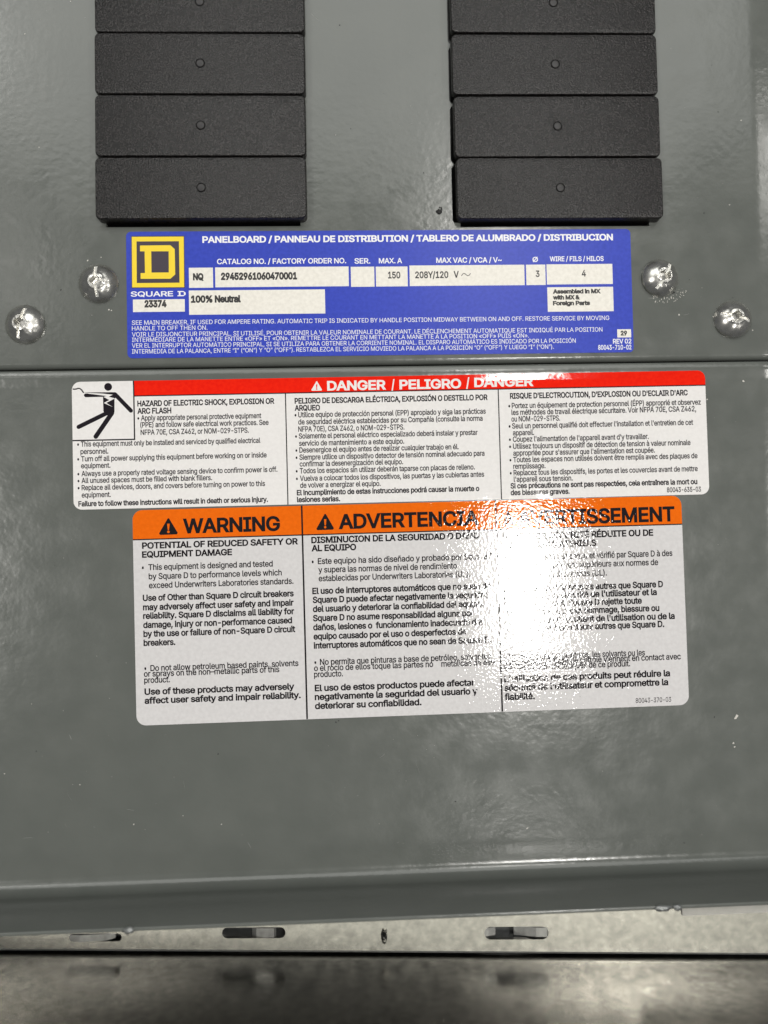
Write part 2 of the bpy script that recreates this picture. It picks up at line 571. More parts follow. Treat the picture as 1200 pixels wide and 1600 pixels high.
def glyph(c, weight):
    """one character: verts, triangles; weight = extra half stem, em"""
    key = (c, round(weight, 4))
    if key in _gl: return _gl[key]
    if c not in _out: _out[c] = [l if _sg > 0 else l[::-1] for l in outline_of(c)]
    loops = [grow(l, weight) for l in _out[c]]
    vin, ein = [], []
    for l in loops:
        k = len(vin); m = len(l); vin += l
        ein += [(k + i, k + (i + 1) % m) for i in range(m)]
    r = geometry.delaunay_2d_cdt(vin, ein, [], 0, 1e-5)
    vs = [(p.x, p.y) for p in r[0]]
    fs = []
    for t in r[2]:
        cx = sum(vs[i][0] for i in t) / len(t); cy = sum(vs[i][1] for i in t) / len(t)
        if winding(Vector((cx, cy)), loops) > 0: fs.append(tuple(t))
    used = sorted({i for t in fs for i in t}); mp = {i: k for k, i in enumerate(used)}
    _gl[key] = ([vs[i] for i in used], [tuple(mp[i] for i in t) for t in fs])
    return _gl[key]
def glyphs(text, stem):
    """a line of type, em size 1; stem = stroke width as a share of the capital height"""
    wt = (stem * CAP - STEM) / 2
    vs, fs, x = [], [], 0.0
    for c in text:
        if c != ' ':
            gv, gf = glyph(c, wt)
            k = len(vs)
            vs += [(p[0] + x, p[1]) for p in gv]
            fs += [tuple(i + k for i in t) for t in gf]
        x += advance(c) - 0.014
    return vs, fs

class Sticker:
    """a printed sheet stuck on the cover; local u to the right, v down, millimetres"""
    def __init__(self, name, corners, radius, mat, thick, zf=None, label=None, cat=None):
        self.zf = zf or (lambda Y: 0.0)
        q = [Vector(mmP(*c)) for c in corners]
        self.ang = math.atan2((q[1] - q[0]).y + (q[2] - q[3]).y, (q[1] - q[0]).x + (q[2] - q[3]).x)
        self.U = Vector((math.cos(self.ang), math.sin(self.ang)))
        self.V = Vector((self.U.y, -self.U.x))
        self.W = ((q[1] - q[0]).length + (q[2] - q[3]).length) / 2
        self.Hh = ((q[3] - q[0]).length + (q[2] - q[1]).length) / 2
        cen = sum(q, Vector((0, 0))) / 4
        self.O = cen - self.U * self.W / 2 - self.V * self.Hh / 2
        self.thick = thick
        self.org = Vector((cen.x * MM, cen.y * MM, 0))
        self.layer = 0
        out = rrect(0, 0, self.W, self.Hh, radius, 7)
        self.root = self.sheet(name, out, mat, 0, parent=None, rim=True)
        tag(self.root, label, cat)
    def uv(self, px, py):
        d = Vector(mmP(px, py)) - self.O
        return d.dot(self.U), d.dot(self.V)
    def wp(self, u, v, lift):
        p = self.O + self.U * u + self.V * v
        return (p.x * MM, p.y * MM, (self.zf(p.y) + self.thick + lift) * MM)
    def cut(self, vs, fs):
        """slice geometry where the sheet bends (2D verts in u, v)"""
        bm = bmesh.new()
        bv = [bm.verts.new((p[0], p[1], p[2] if len(p) > 2 else 0)) for p in vs]
        for t in fs:
            try: bm.faces.new([bv[i] for i in t])
            except ValueError: pass
        if self.zf(42.9) != 0:
            for Y in [y for y, z in LOW_TOP if y < 44.5] :
                # plane Y = const in u, v space: O.y + U.y u + V.y v = Y
                no = Vector((self.U.y, self.V.y, 0))
                co = Vector((0, (Y - self.O.y) / self.V.y, 0))
                bmesh.ops.bisect_plane(bm, geom=bm.verts[:] + bm.edges[:] + bm.faces[:], plane_co=co, plane_no=no, dist=1e-5)
        bm.verts.ensure_lookup_table()
        bm.verts.index_update()
        r = [(v.co.x, v.co.y, v.co.z) for v in bm.verts], [tuple(v.index for v in f.verts) for f in bm.faces]
        bm.free()
        return r
    def emit(self, name, vs, fs, mat, lift, parent, rim_from=None):
        vs, fs = self.cut(vs, fs)
        W = [self.wp(u, v, lift + st * 0.0025) for u, v, st in vs]
        out = []
        for t in fs:
            a, b, c = (Vector(W[i]) for i in t[:3])
            n = Vector((0, 0, 0))
            for i in range(1, len(t) - 1):
                n += (Vector(W[t[i]]) - Vector(W[t[0]])).cross(Vector(W[t[i + 1]]) - Vector(W[t[0]]))
            out.append(t if n.z > 0 else t[::-1])
        if rim_from:
            k = len(W)
            for u, v in rim_from: W.append(self.wp(u, v, lift)); W.append(self.wp(u, v, -self.thick))
            m = len(rim_from)
            for i in range(m):
                a, b = k + 2 * i, k + 2 * ((i + 1) % m)
                out.append((a, b, b + 1, a + 1))
        return link(name, W, out, mat, parent, smooth=self.zf(42.9) != 0, origin=self.org)
    def sheet(self, name, outline, mat, lift, parent='root', rim=False, holes=()):
        loops = [outline] + list(holes)
        tris = geometry.tessellate_polygon([[Vector((p[0], p[1], 0)) for p in lp] for lp in loops])
        pts = [p for lp in loops for p in lp]
        return self.emit(name, pts, [tuple(t) for t in tris], mat, lift, self.root if parent == 'root' else parent, outline if rim else None)
    def px_poly(self, name, pxs, mat, lift, parent='root', holes=()):
        return self.sheet(name, [self.uv(*p) for p in pxs], mat, lift, parent, holes=[[self.uv(*p) for p in h] for h in holes])
    def px_rect(self, name, x0, y0, x1, y1, mat, lift, parent='root'):
        (u0, v0), (u1, _), (_, v1) = self.uv(x0, y0), self.uv(x1, y0), self.uv(x0, y1)
        return self.sheet(name, [(u0, v0), (u1, v0), (u1, v1), (u0, v1)], mat, lift, parent)
    def text(self, name, lines, mat, lift, parent='root'):
        """lines: (text, x0, x1, xa, ya, cap_px, weight): starts at x0, ends at x1, baseline through (xa, ya)"""
        VS, FS = [], []
        for (s, x0, x1, xa, ya, cap, wt) in lines:
            vs, fs = glyphs(s, wt)
            if not vs: continue
            mn = min(p[0] for p in vs); mx = max(p[0] for p in vs)
            va = self.uv(xa, ya)[1]
            u0 = self.uv(x0, ya + (x0 - xa) * -0.02)[0]
            u1 = self.uv(x1, ya + (x1 - xa) * -0.02)[0]
            sx = (u1 - u0) / (mx - mn)
            px = (Vector(mmP(x0 + 1, ya)) - Vector(mmP(x0, ya))).length
            sy = cap * px / CAP
            k = len(VS)
            VS += [(u0 + (p[0] - mn) * sx, va - p[1] * sy) for p in vs]
            FS += [tuple(i + k for i in t) for t in fs]
        return self.emit(name, VS, FS, mat, lift, self.root if parent == 'root' else parent)
    def disc(self, name, px, py, r_px, mat, lift, parent='root', n=20):
        u, v = self.uv(px, py)
        r = r_px * 0.2017
        return self.sheet(name, [(u + r * math.cos(2 * math.pi * k / n), v + r * math.sin(2 * math.pi * k / n)) for k in range(n)], mat, lift, parent)

REG, MED, BOLD = 0.195, 0.24, 0.24
def L(s, x0, x1, xa, ya, cap=8.0, wt=REG): return (s, x0, x1, xa, ya, cap, wt)
T1, T2, T3, T4, T5 = 0.012, 0.024, 0.036, 0.048, 0.060

def stroke(pts, w):
    """ribbon polygon round a polyline, pixel units"""
    lft, rgt = [], []
    for i, p in enumerate(pts):
        a = Vector(pts[max(i - 1, 0)]); b = Vector(pts[min(i + 1, len(pts) - 1)])
        d = (b - a).normalized(); n = Vector((-d.y, d.x)) * w / 2
        lft.append(tuple(Vector(p) + n)); rgt.append(tuple(Vector(p) - n))
    return lft + rgt[::-1]
def capsule(a, b, r, n=8):
    a, b = Vector(a), Vector(b); d = (b - a).normalized(); t = math.atan2(d.y, d.x)
    out = []
    for c, s in ((b, t - math.pi / 2), (a, t + math.pi / 2)):
        for k in range(n + 1):
            q = s + math.pi * k / n
            out.append((c.x + r * math.cos(q), c.y + r * math.sin(q)))
    return out

# ---- blue nameplate
nm = Sticker("nameplate", [(197.5, 363), (984.6, 357.5), (989.7, 551), (199.2, 559.5)], 1.5, N_BLUE, 0.16,
             label="blue printed rating nameplate with a yellow square emblem, stuck just above the seam", cat="nameplate")
logo = nm.px_poly("emblem", [(205.2, 369.2), (288.3, 368.6), (289.2, 450.2), (205.8, 450.6)], N_BLACK, T1)
nm.px_poly("emblem_border", [(206.2, 370.4), (287.2, 370), (288.0, 449), (206.8, 449.3)], N_YELLOW, T2, logo,
           holes=[[(213.6, 377.6), (279.8, 377.2), (280.8, 442.0), (214.0, 442.6)]])
nm.px_poly("emblem_letter", [(219, 384), (266.4, 383.4), (273.2, 389.6), (274, 429), (266.6, 435.8), (220, 436), (219.9, 427), (226.8, 426.8), (226.2, 393), (219, 393)],
           N_YELLOW, T2, logo, holes=[[(236.5, 393), (263.8, 393), (264, 426), (237, 426.2)]])
for r in [(295.2, 418.7, 332.8, 450.1), (336.2, 418.2, 544.6, 449.2), (548, 417.2, 584.6, 448.5), (587, 417, 636.6, 448), (639.6, 415.2, 818.9, 447.3),
          (821.6, 413.9, 851.7, 445.8), (853.6, 413.3, 956.4, 444.8), (854.8, 449.2, 957.6, 487.4), (295.2, 454.2, 507.7, 492.1), (207.9, 468.3, 288.8, 487.9), (964, 514.8, 985.6, 527.6)]:
    nm.px_rect("data_box", *r, N_WHITE, T1)
nm.text("title_lettering", [L("PANELBOARD / PANNEAU DE DISTRIBUTION / TABLERO DE ALUMBRADO / DISTRIBUCION", 316.4, 957.3, 316.4, 379.4, 9.6, BOLD)], N_LETTER, T1)
nm.text("caption_lettering", [
    L("CATALOG NO. / FACTORY ORDER NO.", 339.3, 540.9, 339.3, 412.9, 8.0), L("SER.", 553.9, 578.5, 553.9, 412.0, 8.0),
    L("MAX. A", 592, 628.3, 592, 411.6, 7.8), L("MAX VAC / VCA / V~", 681.6, 784, 681.6, 410.8, 7.8),
    L("Ø", 831.9, 840.5, 831.9, 409.4, 7.4), L("WIRE / FILS / HILOS", 858.9, 943, 858.9, 408.4, 7.2),
    ], N_LETTER, T1)
nm.text("revision_lettering", [L("REV 02", 957.6, 986.3, 957.6, 537, 7.0), L("80043-710-02", 934.4, 986.3, 934.4, 546.6, 7.0)], N_LETTER, T1)
nm.text("brand_lettering", [L("SQUARE", 204.5, 270.8, 204.5, 463.6, 7.8, REG)], N_LETTER, T1)
nm.px_poly("brand_lettering", [(277.5, 455), (286.6, 454.9), (290.3, 457.4), (290.4, 460.6), (286.8, 463.0), (277.6, 463.2), (277.6, 461.6), (279.6, 461.5), (279.5, 456.6), (277.5, 456.6)],
           N_LETTER, T1, holes=[[(282.2, 456.6), (287.4, 456.6), (287.5, 461.4), (282.3, 461.4)]])
INK = 0.32
for entry in [
    L("NQ", 301.7, 318.5, 301.7, 437.5, 9.6, INK), L("29452961060470001", 345.4, 464.3, 345.4, 437.1, 10.0, INK),
    L("150", 606.3, 625.5, 606.3, 435, 9.8, 0.22), [L("208Y/120", 648.8, 700.5, 648.8, 434.7, 9.8, 0.22), L("V", 708.8, 717, 708.8, 433.9, 9.8, 0.22)],
    L("3", 836.9, 842.9, 836.9, 432.7, 9.4, 0.21), L("4", 908.8, 915.4, 908.8, 432.0, 9.4, 0.21),
    [L("Assembled in MX", 863.7, 938.5, 863.7, 458.7, 5.9, INK), L("with MX &", 863.7, 906, 863.7, 468.0, 5.9, INK), L("Foreign Parts", 863.7, 922, 863.7, 477.0, 5.9, INK)],
    L("100% Neutral", 298.6, 376.5, 298.6, 472.6, 9.8, INK), L("23374", 226, 260.5, 226, 479.9, 10.0, INK), L("29", 969.5, 979.5, 969.5, 524, 6.4, INK)]:
    nm.text("stamped_lettering", entry if isinstance(entry, list) else [entry], N_INK, T2)
nm.px_poly("stamped_lettering", stroke([(720.9, 431.6), (722.6, 428.6), (724.8, 427.4), (727, 428.4), (729, 430.2), (731, 431.2), (733.2, 430.2), (735, 427.2)], 1.1), N_INK, T2)
BL = 6.9
nm.text("instruction_lettering", [
    L("SEE MAIN BREAKER, IF USED FOR AMPERE RATING. AUTOMATIC TRIP IS INDICATED BY HANDLE POSITION MIDWAY BETWEEN ON AND OFF. RESTORE SERVICE BY MOVING", 206.4, 951.5, 206.4, 507.8, BL, 0.130),
    L("HANDLE TO OFF THEN ON.", 206.4, 324.3, 206.4, 516.7, BL, 0.130),
    L("VOIR LE DISJONCTEUR PRINCIPAL, SI UTILISÉ, POUR OBTENIR LA VALEUR NOMINALE DE COURANT. LE DÉCLENCHEMENT AUTOMATIQUE EST INDIQUÉ PAR LA POSITION", 206.4, 940.9, 206.4, 526.2, BL, 0.130),
    L("INTERMÉDIARE DE LA MANETTE ENTRE «OFF» ET «ON». REMETTRE LE COURANT EN METTANT LA MANETTE À LA POSITION «OFF» PUIS «ON».", 206.4, 826, 206.4, 534.6, BL, 0.130),
    L("VER EL INTERRUPTOR AUTOMÁTICO PRINCIPAL, SI SE UTILIZA PARA OBTENER LA CORRIENTE NOMINAL. EL DISPARO AUTOMÁTICO ES INDICADO POR LA POSICIÓN", 206.4, 899.2, 206.4, 543.6, BL, 0.130),
    L("INTERMEDIA DE LA PALANCA, ENTRE \u201cI\u201d (\u201cON\u201d) Y \u201cO\u201d (\u201cOFF\u201d). RESTABLEZCA EL SERVICIO MOVIEDO LA PALANCA A LA POSICIÓN \u201cO\u201d (\u201cOFF\u201d) Y LUEGO \u201cI\u201d (\u201cON\u201d).", 206.4, 865, 206.4, 552.8, BL, 0.130)], N_LETTER, T1)

# ---- alert triangle
def triangle(st, cx, x0, x1, ytop, ybot, mat, mark, slope, name="alert_triangle"):
    ym = lambda x: slope * (x - cx)
    r = 2.2 * (x1 - x0) / 30
    pts = [(x0 + r * .4, ybot + ym(x0) - r), (cx - r * .55, ytop + r * .35), (cx, ytop), (cx + r * .55, ytop + r * .35), (x1 - r * .4, ybot + ym(x1) - r), (x1 - r * 1.1, ybot + ym(x1)), (x0 + r * 1.1, ybot + ym(x0))]
    t = st.px_poly(name, pts, mat, T2)
    h = ybot - ytop; w = (x1 - x0) * 0.055
    a, b = ytop + h * .34, ytop + h * .72
    st.px_poly("exclamation_mark", [(cx - w * 1.15, a), (cx + w * 1.15, a), (cx + w * .6, b), (cx - w * .6, b)], mark, T3, t)
    st.disc("exclamation_mark", cx, ytop + h * .83, w * 1.15, mark, T3, t, 12)

# ---- danger sticker
dg = Sticker("danger_sticker", [(112.3, 597), (1101, 579.5), (1108, 772), (115.5, 797)], 2.6, D_WHITE, 0.18, zf=zlow,
             label="wide white danger sticker with a red top band and a falling figure pictogram", cat="danger sticker")
u0 = dg.uv(211, 650)[0]
vb = dg.uv(212, 618.0)[1]
rr = 2.6
band = [(u0, 0)] + [(dg.W - rr + rr * math.sin(math.radians(a)), rr - rr * math.cos(math.radians(a))) for a in range(0, 91, 15)] + [(dg.W, vb), (u0, vb)]
bnd = dg.sheet("header_band", band, D_RED, T1)
dg.sheet("divider_line", [(u0, vb), (dg.W, vb), (dg.W, vb + 0.36), (u0, vb + 0.36)], D_BLACK, T1)
dg.sheet("divider_line", [(u0 - 0.42, 0), (u0, 0), (u0, dg.uv(211, 686)[1]), (u0 - 0.42, dg.uv(211, 686)[1])], D_BLACK, T1)
vp = dg.uv(211, 685.5)[1]
dg.sheet("divider_line", [(0, vp), (u0, vp), (u0, vp + 0.42), (0, vp + 0.42)], D_BLACK, T1)
for xa in (448, 781):
    ua = dg.uv(xa, 700)[0]
    dg.sheet("divider_line", [(ua - .17, vb + .36), (ua + .17, vb + .36), (ua + .17, dg.Hh), (ua - .17, dg.Hh)], D_BLACK, T1)
dg.text("header_lettering", [
    L("DANGER", 511.3, 603.3, 511.3, 609.9, 13.7, BOLD), L("/", 611.6, 616.8, 611.6, 608.0, 13.9, BOLD), L("PELIGRO", 624.2, 720.5, 624.2, 607.9, 13.5, BOLD),
    L("/", 728.2, 733.6, 728.2, 605.2, 13.9, BOLD), L("DANGER", 741.0, 833.5, 741.0, 604.5, 13.2, BOLD)], D_PURE, T2)
triangle(dg, 494.9, 486, 503.8, 595.8, 610.6, D_PURE, D_RED, -0.018)
# pictogram, drawn at ten units to the pixel
def Z(p): return (105 + p[0] / 10, 590 + p[1] / 10)
pic = dg.px_poly("pictogram", [Z(p) for p in [(562, 288), (640, 286), (742, 300), (742, 540), (700, 612), (620, 590), (568, 530)]], D_BLACK, T1)
dg.disc("pictogram_head", *Z((643, 147)), 6.0, D_BLACK, T1, pic, 24)
dg.px_poly("pictogram_arm", [Z(p) for p in [(275, 233), (755, 230), (780, 262), (750, 330), (700, 318), (565, 302), (300, 308), (280, 304), (266, 288), (266, 268), (280, 252), (310, 250)]], D_BLACK, T2, pic)
dg.px_poly("pictogram_arm", [Z(p) for p in capsule((752, 264), (998, 518), 32)], D_BLACK, T2 + .003, pic)
dg.px_poly("pictogram_leg", [Z(p) for p in capsule((622, 556), (182, 772), 33)], D_BLACK, T2, pic)
dg.px_poly("pictogram_leg", [Z(p) for p in capsule((702, 556), (450, 922), 36)], D_BLACK, T2 + .003, pic)
dg.px_poly("pictogram_bolt", [Z(p) for p in [(262, 236), (560, 252), (716, 269), (652, 302), (752, 326), (614, 397), (716, 462), (574, 398), (662, 352), (570, 304), (616, 289), (330, 252)]], D_WHITE, T3 + .004, pic)
dg.px_poly("pictogram_wire", [Z(p) for p in stroke([(88, 180), (115, 183), (145, 180), (175, 170), (205, 174), (228, 195), (250, 225), (262, 240)], 20)], D_BLACK, T1, pic)

b = 8.3
dg.text("english_lettering", [
    L("HAZARD OF ELECTRIC SHOCK, EXPLOSION OR", 214.9, 428.8, 214.9, 634.9, 8.4, MED), L("ARC FLASH", 214.9, 268, 214.9, 646.6, 8.4, MED),
    L("•", 215, 217.8, 215, 657.1), L("Apply appropriate personal protective equipment", 220.6, 408.4, 220.6, 657.1),
    L("(PPE) and follow safe electrical work practices. See", 219.4, 419.8, 219.4, 667.9), L("NFPA 70E, CSA Z462, or NOM-029-STPS.", 220, 388.9, 220, 679.6),
    L("•", 120.9, 123.8, 120.9, 697.9), L("This equipment must only be installed and serviced by qualified electrical", 126.7, 406.9, 126.7, 697.9), L("personnel.", 126.1, 169.6, 126.1, 709.6),
    L("•", 121.1, 124, 121.1, 721), L("Turn off all power supplying this equipment before working on or inside", 127, 416.8, 127, 721), L("equipment.", 127, 172.9, 127, 731.8),
    L("•", 121.4, 124.3, 121.4, 744.1), L("Always use a properly rated voltage sensing device to confirm power is off.", 127.6, 433.6, 127.6, 744.1),
    L("•", 121.6, 124.5, 121.6, 754.9), L("All unused spaces must be filled with blank fillers.", 127.6, 331.6, 127.6, 754.9),
    L("•", 121.8, 124.7, 121.8, 766), L("Replace all devices, doors, and covers before turning on power to this", 127.9, 414.4, 127.9, 766), L("equipment.", 127.9, 173.5, 127.9, 777.4),
    L("Failure to follow these instructions will result in death or serious injury.", 122.8, 418.9, 122.8, 791.2, 7.8, MED)], D_BLACK, T1)
dg.text("spanish_lettering", [
    L("PELIGRO DE DESCARGA ELÉCTRICA, EXPLOSIÓN O DESTELLO POR", 460.5, 761.9, 460.5, 630.7, 8.2, MED), L("ARQUEO", 460.5, 500.1, 460.5, 641.8, 8.2, MED),
    L("•", 460.4, 463.3, 460.4, 652.2), L("Utilice equipo de protección personal (EPP) apropiado y siga las prácticas", 466.1, 759, 466.1, 652.2),
    L("de seguridad eléctrica establecidas por su Compañía (consulte la norma", 466.1, 754, 466.1, 663.3), L("NFPA 70E), CSA Z462, o NOM-029-STPS.", 466.1, 631.9, 466.1, 674.6),
    L("•", 461.2, 464.1, 461.2, 685.4), L("Solamente el personal eléctrico especializado deberá instalar y prestar", 467, 746.3, 467, 685.4), L("servicio de mantenimiento a este equipo.", 467.3, 631.6, 467.3, 696.7),
    L("•", 461.8, 464.7, 461.8, 707.3), L("Desenergice el equipo antes de realizar cualquier trabajo en él.", 467.8, 716.6, 467.8, 707.3),
    L("•", 462, 464.9, 462, 718.5), L("Siempre utilice un dispositivo detector de tensión nominal adecuado para", 468, 757, 468, 718.5), L("confirmar la desenergización del equipo.", 468.3, 629.9, 468.3, 728.9),
    L("•", 462.3, 465.2, 462.3, 739.7), L("Todos los espacios sin utilizar deberán taparse con placas de relleno.", 468.5, 741.8, 468.5, 739.7),
    L("•", 462.6, 465.5, 462.6, 751.5), L("Vuelva a colocar todos los dispositivos, las puertas y las cubiertas antes", 468.7, 756.5, 468.7, 751.5), L("de volver a energizar el equipo.", 469, 594.8, 469, 762.2),
    L("El incumplimiento de estas instrucciones podrá causar la muerte o", 463.9, 748.9, 463.9, 773.8, 7.8, MED), L("lesiones serias.", 464.2, 531.6, 464.2, 784.6, 7.8, MED)], D_BLACK, T1)
dg.text("french_lettering", [
    L("RISQUE D'ELECTROCUTION, D'EXPLOSION OU D'ECLAIR D'ARC", 796.7, 1074.3, 796.7, 623, 8.2, MED),
    L("•", 794.2, 797.1, 794.2, 638), L("Portez un équipement de protection personnel (ÉPP) approprié et observez", 799.5, 1094.7, 799.5, 638),
    L("les méthodes de travail électrique sécuritaire. Voir NFPA 70E, CSA Z462,", 799, 1087.4, 799, 648.5), L("ou NOM-029-STPS.", 799, 874.9, 799, 658.8),
    L("•", 794.7, 797.6, 794.7, 669.7), L("Seul un personnel qualifié doit effectuer l'installation et l'entretien de cet", 800, 1082.8, 800, 669.7), L("appareil.", 801.2, 834.4, 801.2, 680.3),
    L("•", 795.2, 798.1, 795.2, 690.4), L("Coupez l'alimentation de l'appareil avant d'y travailler.", 801.2, 1013.4, 801.2, 690.4),
    L("•", 795.5, 798.4, 795.5, 701.4), L("Utilisez toujours un dispositif de détection de tension à valeur nominale", 801.5, 1078.6, 801.5, 701.4), L("appropriée pour s'assurer que l'alimentation est coupée.", 801.8, 1023, 801.8, 712),
    L("•", 796, 798.9, 796, 722.4), L("Toutes les espaces non utilisés doivent être remplis avec des plaques de", 801.8, 1089.6, 801.8, 722.4), L("remplissage.", 801.8, 852.2, 801.8, 732.6),
    L("•", 796.5, 799.4, 796.5, 742.8), L("Replacez tous les dispositifs, les portes et les couvercles avant de mettre", 802.4, 1089.9, 802.4, 742.8), L("l'appareil sous tension.", 802.7, 894.7, 802.7, 752.9),
    L("Si ces précautions ne sont pas respectées, cela entraînera la mort ou", 797.6, 1089.3, 797.6, 763.2, 7.8, MED), L("des blessures graves.", 797.8, 889.9, 797.8, 773.6, 7.8, MED),
    L("80043-635-03", 1041.8, 1095, 1041.8, 769.2, 7.2)], D_BLACK, T1)

# ---- warning sticker
wn = Sticker("warning_sticker", [(206.8, 797.3), (1064.5, 774.5), (1075.6, 1101), (214, 1134)], 3.0, W_WHITE, 0.20,
             label="glossy white warning sticker with an orange top band and a wide lamp glare across it", cat="warning sticker")
vo = wn.uv(208, 842.5)[1]
rr = 3.0
band = [(rr - rr * math.sin(math.radians(a)), rr - rr * math.cos(math.radians(a))) for a in range(90, -1, -15)] + \
       [(wn.W - rr + rr * math.sin(math.radians(a)), rr - rr * math.cos(math.radians(a))) for a in range(0, 91, 15)] + [(wn.W, vo), (0, vo)]
wn.sheet("header_band", band, W_ORANGE, T1)
wn.sheet("divider_line", [(0, vo), (wn.W, vo), (wn.W, vo + .38), (0, vo + .38)], W_BLACK, T1)
for xa, ya in ((475.8, 960), (779.8, 960)):
    ua = wn.uv(xa, ya)[0]
    wn.sheet("divider_line", [(ua - .26, 0), (ua + .26, 0), (ua + .26, wn.Hh - .1), (ua - .26, wn.Hh - .1)], W_BLACK, T2)
HB = 0.235
wn.text("header_lettering", [L("WARNING", 286.3, 438, 286.3, 832.7, 21.4, HB), L("ADVERTENCIA", 529.2, 748.7, 529.2, 825.9, 21.4, HB), L("AVERTISSEMENT", 808, 1054, 1054, 813.5, 21.4, HB)], W_BLACK, T2)
triangle(wn, 263.4, 247.8, 279, 809.5, 835.4, W_BLACK, W_ORANGE, -0.03)
triangle(wn, 508.2, 493.5, 522.8, 802.7, 828, W_BLACK, W_ORANGE, -0.03)
triangle(wn, 793.5, 786, 803, 797.0, 820.0, W_BLACK, W_ORANGE, -0.03)
c9, cb = 9.0, 9.2
wn.text("english_lettering", [
    L("POTENTIAL OF REDUCED SAFETY OR", 222.2, 466, 222.2, 857.2, 9.2, 0.25), L("EQUIPMENT DAMAGE", 222.2, 362.9, 222.2, 871.1, 9.2, 0.25),
    L("•", 222, 225, 222, 890.7, c9), L("This equipment is designed and tested", 232.1, 426.4, 232.1, 890.7, c9), L("by Square D to performance levels which", 232.6, 440.5, 232.6, 905, c9),
    L("exceed Underwriters Laboratories standards.", 233, 458.8, 233, 919, c9),
    L("Use of Other than Square D circuit breakers", 223.4, 459.3, 223.4, 938.8, cb, BOLD), L("may adversely affect user safety and impair", 223.7, 459, 223.7, 953.3, cb, BOLD),
    L("reliability. Square D disclaims all liability for", 223.9, 460, 223.9, 966.8, cb, BOLD), L("damage, injury or non-performance caused", 224.1, 456.6, 224.1, 981, cb, BOLD),
    L("by the use or failure of non-Square D circuit", 224.4, 461.7, 224.4, 994.9, cb, BOLD), L("breakers.", 224.6, 274.4, 224.6, 1008.9, cb, BOLD),
    L("•", 225.9, 229, 225.9, 1048.2, c9), L("Do not allow petroleum based paints, solvents", 235.3, 466.6, 235.3, 1048.2, c9), L("or sprays on the non–metallic parts of this", 225.1, 436.8, 225.1, 1057.2, c9),
    L("product.", 225.6, 265.7, 225.6, 1067.1, c9),
    L("Use of these products may adversely", 226.1, 460.3, 226.1, 1085.3, 9.4, BOLD), L("affect user safety and impair reliability.", 226.1, 470.2, 226.1, 1099.2, 9.4, BOLD)], W_BLACK, T1)
wn.text("spanish_lettering", [
    L("DISMINUCION DE LA SEGURIDAD O DAÑO", 486.5, 748.7, 486.5, 848.5, 9.2, 0.25), L("AL EQUIPO", 486.8, 556.7, 486.8, 861.2, 9.2, 0.25),
    L("•", 487.3, 490.3, 487.3, 881.5, c9), L("Este equipo ha sido diseñado y probado por Square D", 496.7, 772, 496.7, 881.3, c9), L("y supera las normas de nivel de rendimiento", 497.5, 714, 497.5, 894.7, c9),
    L("establecidas por Underwriters Laboratories (UL).", 498, 734.8, 498, 908.2, c9),
    L("El uso de interruptores automáticos que no sean de", 488.1, 767, 488.1, 928, cb, BOLD), L("Square D puede afectar negativamente la seguridad", 488.7, 764, 488.7, 941.9, cb, BOLD),
    L("del usuario y deteriorar la confiabilidad del equipo.", 489, 755.3, 489, 956, cb, BOLD), L("Square D no asume responsabilidad alguna por", 489.2, 739.9, 489.2, 970.4, cb, BOLD),
    L("daños, lesiones o  funcionamiento inadecuado del", 489.5, 754, 489.5, 984.5, cb, BOLD), L("equipo causado por el uso o desperfectos de", 490, 728.7, 490, 998.9, cb, BOLD),
    L("interruptores automáticos que no sean de Square D.", 490.3, 768, 490.3, 1013.1, cb, BOLD),
    L("•", 491.3, 494.4, 491.3, 1038.7, c9), L("No permita que pinturas a base de petróleo, solventes", 500, 767.5, 500, 1038.7, c9), L("o el rocío de ellos toque las partes no", 490.8, 677, 490.8, 1048.3, c9),
    L("metálicas de este", 689.5, 776, 689.5, 1041.6, c9), L("producto.", 490.8, 536, 490.8, 1058, c9),
    L("El uso de estos productos puede afectar", 491.9, 742, 491.9, 1079.7, 9.4, BOLD), L("negativamente la seguridad del usuario y", 491.9, 746.5, 491.9, 1093.4, 9.4, BOLD),
    L("deteriorar su confiabilidad.", 492.2, 658.8, 492.2, 1107.5, 9.4, BOLD)], W_BLACK, T1)
